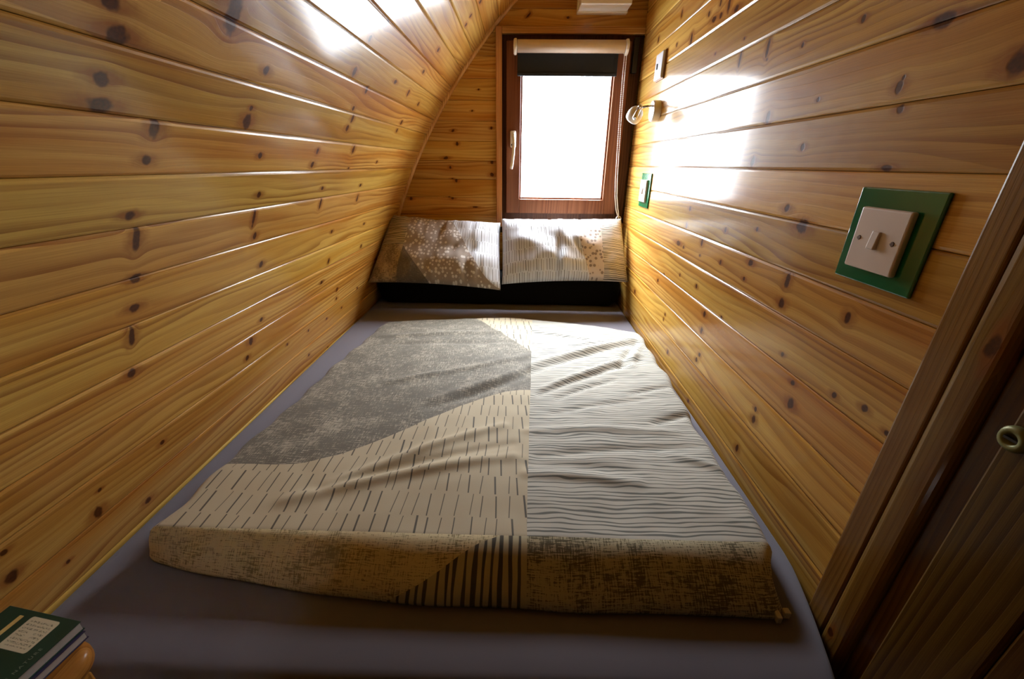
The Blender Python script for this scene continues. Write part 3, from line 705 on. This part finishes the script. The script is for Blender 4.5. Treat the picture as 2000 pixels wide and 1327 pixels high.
# ------------------------------------------------------------------ bolster
bo = BM(); N = 70
secs = []
for k in range(N + 1):
    t = k / N; x = -0.736 + 1.250 * t
    e = min(t, 1 - t) * 1.250; r = min(1, 0.35 + 0.65 * math.sqrt(min(1, e / 0.05)))
    mid_ = math.exp(-((x + 0.1) / 0.05) ** 2) * 0.006
    ring_ = []
    for a in range(24):
        an = 2 * math.pi * a / 24; c, s = math.cos(an), math.sin(an)
        yy = 2.055 + 0.083 * math.copysign(abs(c) ** 0.45, c) * r + 0.004 * mnoise.noise((x * 5, an, 2)); zz = ZB + 0.083 + 0.080 * math.copysign(abs(s) ** 0.45, s) * r
        if s < 0: zz = max(zz, ZB + 0.003)
        ring_.append(bo.verts.new((x, yy + (mid_ if c < 0 else 0), zz + 0.003 * mnoise.noise((x * 6, an * 2, 5)) * (s > 0))))
    secs.append(ring_)
for A, B in zip(secs, secs[1:]):
    for k in range(24): bo.faces.new((A[k], A[(k + 1) % 24], B[(k + 1) % 24], B[k]))
bo.faces.new(secs[0][::-1]); bo.faces.new(secs[-1])
props(link('bolster_cushion', bo, simple('black_cotton', (0.0045, 0.004, 0.004), 0.95, spec=0.1, nscale=300, namp=0.3), None, True, (-0.1, 2.05, ZB)), 'long black bolster cushion across the head of the bed under the patterned pillows', 'cushion')

# ------------------------------------------------------------------ pillows
def pillow_mat(name, kind):
    m, nt, b = new_mat(name); x, y = uvs(nt)             # x 0..1 across, y 0..1 up
    px, py = x * 0.66, y * 0.36
    base = (0.55, 0.565, 0.60)
    st = mix(nt, strokes(nt, px, py, 0.0135, 0.062, 31.0, 0.04, 0.12) * 0.9, base, INK)
    if kind == 0:
        hl = mix(nt, lines(nt, px, py, 0.0085, 41.0, 0.10, 0.25, 0.25), (0.46, 0.40, 0.30), INK)
        mu = mix(nt, canvas(nt, px, py, 1.3, 0.62, 43.0), (0.44, 0.34, 0.19), (0.14, 0.10, 0.055))
        bandl = mix(nt, y.gt(0.50), mu, hl)
        dk_ = mix(nt, canvas(nt, px, py, 1.3, 0.66, 47.0) * 0.4, (0.10, 0.082, 0.06), (0.3, 0.25, 0.18))
        dt = mix(nt, dots(nt, px, py, 0.0175, 3.0) * 0.85, (0.27, 0.22, 0.18), (0.62, 0.58, 0.53))
        curve = 0.52 - ((x - 0.2).max(0.0)).pow(0.9) * 1.75
        c2 = mix(nt, (y - curve).gt(0.0), dk_, dt)
        dcurve = x.ss(0.42, 1.0, 1.12, 0.02)
        c2 = mix(nt, (y - dcurve).gt(0.0), c2, st)
        col = mix(nt, x.gt(0.215), bandl, c2)
    else:
        hl = mix(nt, lines(nt, px, py, 0.0085, 51.0, 0.10, 0.25, 0.25), (0.52, 0.48, 0.44), INK)
        dt = mix(nt, dots(nt, px, py, 0.0195, 7.0) * 0.85, (0.52, 0.44, 0.38), (0.16, 0.12, 0.10))
        dreg = (x - 0.60 - (0.75 - y).abs() * 0.12).gt(0.0) * y.lt(0.80)
        c2 = mix(nt, dreg, st, dt)
        col = mix(nt, x.gt(0.80), c2, hl)
    cloth_finish(nt, b, col, px, py)
    return m
def pillow(name, corners, bulge, mat, seed, label, dents=()):
    """corners: BL, BR, TR, TL in world (camera-relative z); bulge towards the room"""
    BL, BR, TR, TL = [Vector(c) + Vector((0, 0, ZO)) for c in corners]
    nrm = ((BR - BL).cross(TL - BL)).normalized()
    if nrm.y > 0: nrm = -nrm
    bm = BM(); L = bm.loops.layers.uv.verify(); NU, NV = 72, 44; uvm = {}; G = []
    for side in (1, -1):
        rows = []
        for j in range(NV + 1):
            row = []
            for i in range(NU + 1):
                if side == -1 and (i in (0, NU) or j in (0, NV)): row.append(G[0][j][i]); continue
                u, v = i / NU, j / NV
                a, c = 2 * u - 1, 2 * v - 1
                # sides pulled in slightly between the corners
                pin = 0.030
                uu = u + pin * a * (-(1 - c * c)) * 0.2; vv = v + pin * c * (-(1 - a * a)) * 1.2
                p = (BL * (1 - uu) + BR * uu) * (1 - vv) + (TL * (1 - uu) + TR * uu) * vv
                e = (1 - abs(a) ** 2.6) * (1 - abs(c) ** 2.6); e = max(0, e) ** 0.5
                h = bulge * e
                # creases running in from the edges
                edge = (1 - (1 - abs(c)) ** 2) 
                h += 0.014 * e * mnoise.noise((u * 9 + seed, v * 2.2, seed)) * edge * 1.2 + 0.012 * e * mnoise.noise((u * 5 + seed, v * 4, 3 + seed))
                h += 0.009 * min(1, e * 3) * mnoise.noise((u * 24 + seed, v * 5, seed)) * abs(c)
                for (du_, dv_, dw, dh, amp, sl) in dents:
                    q = ((u - du_ - sl * (v - dv_)) / dw) ** 2 + ((v - dv_) / dh) ** 2
                    h -= amp * math.exp(-q) * min(1, e * 2)
                bot = 1.0 if side == 1 else -0.45
                v3 = bm.verts.new(p + nrm * h * bot); uvm[v3] = (u, v); row.append(v3)
            rows.append(row)
        G.append(rows)
        for A, B in zip(rows, rows[1:]):
            for i in range(NU):
                q = (A[i], A[i + 1], B[i + 1], B[i]) if side == 1 else (A[i], B[i], B[i + 1], A[i + 1])
                f = bm.faces.new(q)
                for l in f.loops: l[L].uv = uvm.get(l.vert, (0, 0))
    o = link(name, bm, mat, None, True, (BL + BR) / 2)
    return props(o, label, 'pillow', 'pillows leaning against the end wall')
pillow('pillow', [(-0.720, 1.850, -0.524), (-0.092, 1.850, -0.552), (-0.103, 2.065, -0.270), (-0.640, 2.075, -0.240)], 0.075, pillow_mat('pillow_print_dots', 0), 1.3,
       'left pillow, with pale dots and a dark brown corner, against the curved wall', [(0.50, 0.83, 0.02, 0.2, 0.016, 0.1), (0.74, 0.12, 0.02, 0.14, 0.02, 0.0), (0.62, 0.45, 0.03, 0.12, 0.012, 0.3), (0.76, 0.42, 0.03, 0.13, 0.012, 0.25)])
pillow('pillow', [(-0.088, 1.885, -0.533), (0.516, 1.895, -0.515), (0.490, 2.07, -0.243), (-0.095, 2.065, -0.250)], 0.085, pillow_mat('pillow_print_strokes', 1), 6.1,
       'right pillow, with vertical brown strokes and a striped end, below the window', [(0.44, 0.25, 0.022, 0.32, 0.024, 0.05), (0.60, 0.5, 0.03, 0.2, 0.010, -0.3)])

# ------------------------------------------------------------------ bedside shelf and booklets
shf = thing('bedside_shelf', (-0.65, 0.12, -0.62 + ZO), 'pine shelf with a rounded edge at the near left corner of the bed', 'shelf')
bm = BM(); pts_ = [(-0.738, -0.15), (-0.562, -0.15)] + [(-0.597 + 0.035 * math.cos(a_), 0.298 + 0.035 * math.sin(a_)) for a_ in [math.pi / 2 * k / 8 for k in range(9)]] + [(-0.738, 0.333)]
bm.faces.new([bm.verts.new((x_, y_, -0.632 + ZO)) for x_, y_ in pts_])
ex = bmesh.ops.extrude_face_region(bm, geom=bm.faces[:]); bmesh.ops.translate(bm, vec=(0, 0, 0.03), verts=[v for v in ex['geom'] if isinstance(v, bmesh.types.BMVert)])
bmesh.ops.bevel(bm, geom=[e_ for e_ in bm.edges if abs(e_.verts[0].co.z - e_.verts[1].co.z) < 1e-5], offset=0.012, segments=6, profile=0.5, affect='EDGES')
PINE_SHELF = pine_mat('orange_pine', light=(0.36, 0.155, 0.030), mid=(0.28, 0.105, 0.016), dark=(0.16, 0.05, 0.006), tint=0.95, ringf=80, coat=0.3)
link('top_board', bm, PINE_SHELF, shf, uvaxis=1, smooth=True)
link('side_panel', box(BM(), -0.72, -0.566, -0.13, 0.308, -1.198, -0.631, 0.003, 2, mt), PINE_SHELF, shf, uvaxis=2)
PAPER = simple('page_edges', (0.42, 0.38, 0.34), 0.8, nscale=200, namp=0.1)
bm_m, nt, b = new_mat('dark_green_cover'); x, y = uvs(nt)
def rect(x0, x1, y0, y1, r=0.004):
    cx_, cy_ = (x0 + x1) / 2, (y0 + y1) / 2
    dx = ((x - cx_).abs() - ((x1 - x0) / 2 - r)).max(0.0); dy = ((y - cy_).abs() - ((y1 - y0) / 2 - r)).max(0.0)
    return ((dx * dx + dy * dy).sqrt() - r).ss(-0.0004, 0.0004, 1.0, 0.0)
col = mix(nt, noi(nt, x * 40, y * 40, 1, 2) * 0.5, (0.006, 0.035, 0.022), (0.010, 0.055, 0.030))
prn = noi(nt, x * 330, y * 1100, 5, 3).ss(0.46, 0.58) * (y * 1500).sin().ss(-0.5, 0.3) * rect(-0.067, -0.028, -0.041, -0.010) * (1.0 - rect(-0.052, -0.043, -0.031, -0.021))
lab = mix(nt, prn * 0.85, (0.62, 0.56, 0.40), (0.10, 0.10, 0.06))
col = mix(nt, rect(-0.071, -0.024, -0.045, -0.006), col, lab)
col = mix(nt, rect(-0.090, -0.083, -0.10, -0.008, 0.001), col, (0.60, 0.42, 0.15))
nt.links.new(col, b.inputs['Base Color']); b.inputs['Roughness'].default_value = 0.35
BLUE = simple('dark_violet_cover', (0.02, 0.015, 0.05), 0.4, nscale=30)
def booklet(loc, wd, hg, th, rz, cover, label):
    o = thing('booklet', (0, 0, 0), label, 'book', 'booklets on the bedside shelf')
    link('pages', box(BM(), -wd + 0.002, -0.0015, -hg, -0.0015, 0.0012, th - 0.0012), PAPER, o)
    bm = BM(); box(bm, -wd, 0, -hg, 0, th - 0.0014, th, 0.0004, 1); box(bm, -wd, 0, -hg, 0, 0, 0.0014, 0.0004, 1); box(bm, -wd - 0.0005, -wd + 0.001, -hg, 0, 0, th, 0.0004, 1)
    uv = bm.loops.layers.uv.new('UVMap')
    for f in bm.faces:
        for l in f.loops: l[uv].uv = l.vert.co.xy
    link('cover', bm, cover, o)
    o.location = (loc[0], loc[1], loc[2] + ZO); o.rotation_euler = (0, 0, math.radians(rz))
    return o
booklet((-0.582, 0.333, -0.6015), 0.125, 0.20, 0.0130, -8.0, BLUE, 'lower booklet with a dark violet cover, resting on the pine shelf')
tb = booklet((-0.585, 0.336, -0.5883), 0.120, 0.20, 0.0150, -8.5, bm_m, 'top booklet with a dark green cover and white sticker')
tm, nt, b = new_mat('white_lettering'); b.inputs['Base Color'].default_value = (0.22, 0.25, 0.20, 1); b.inputs['Roughness'].default_value = 0.5
cu = bpy.data.curves.new('cover_text', 'FONT'); cu.body = 'A FUTURE NATURE'; cu.size = 0.0062; cu.extrude = 0.00004; cu.space_character = 1.35
tx = bpy.data.objects.new('text_source', cu); C.objects.link(tx); bpy.context.view_layer.update()
me = bpy.data.meshes.new_from_object(tx.evaluated_get(bpy.context.evaluated_depsgraph_get())); bpy.data.objects.remove(tx)
me.materials.clear(); me.materials.append(tm); me.name = 'cover_lettering'
lt = bpy.data.objects.new('cover_lettering', me); C.objects.link(lt); lt.parent = tb
lt.location = (-0.009, -0.105, 0.0152); lt.rotation_euler = (0, 0, math.radians(90))
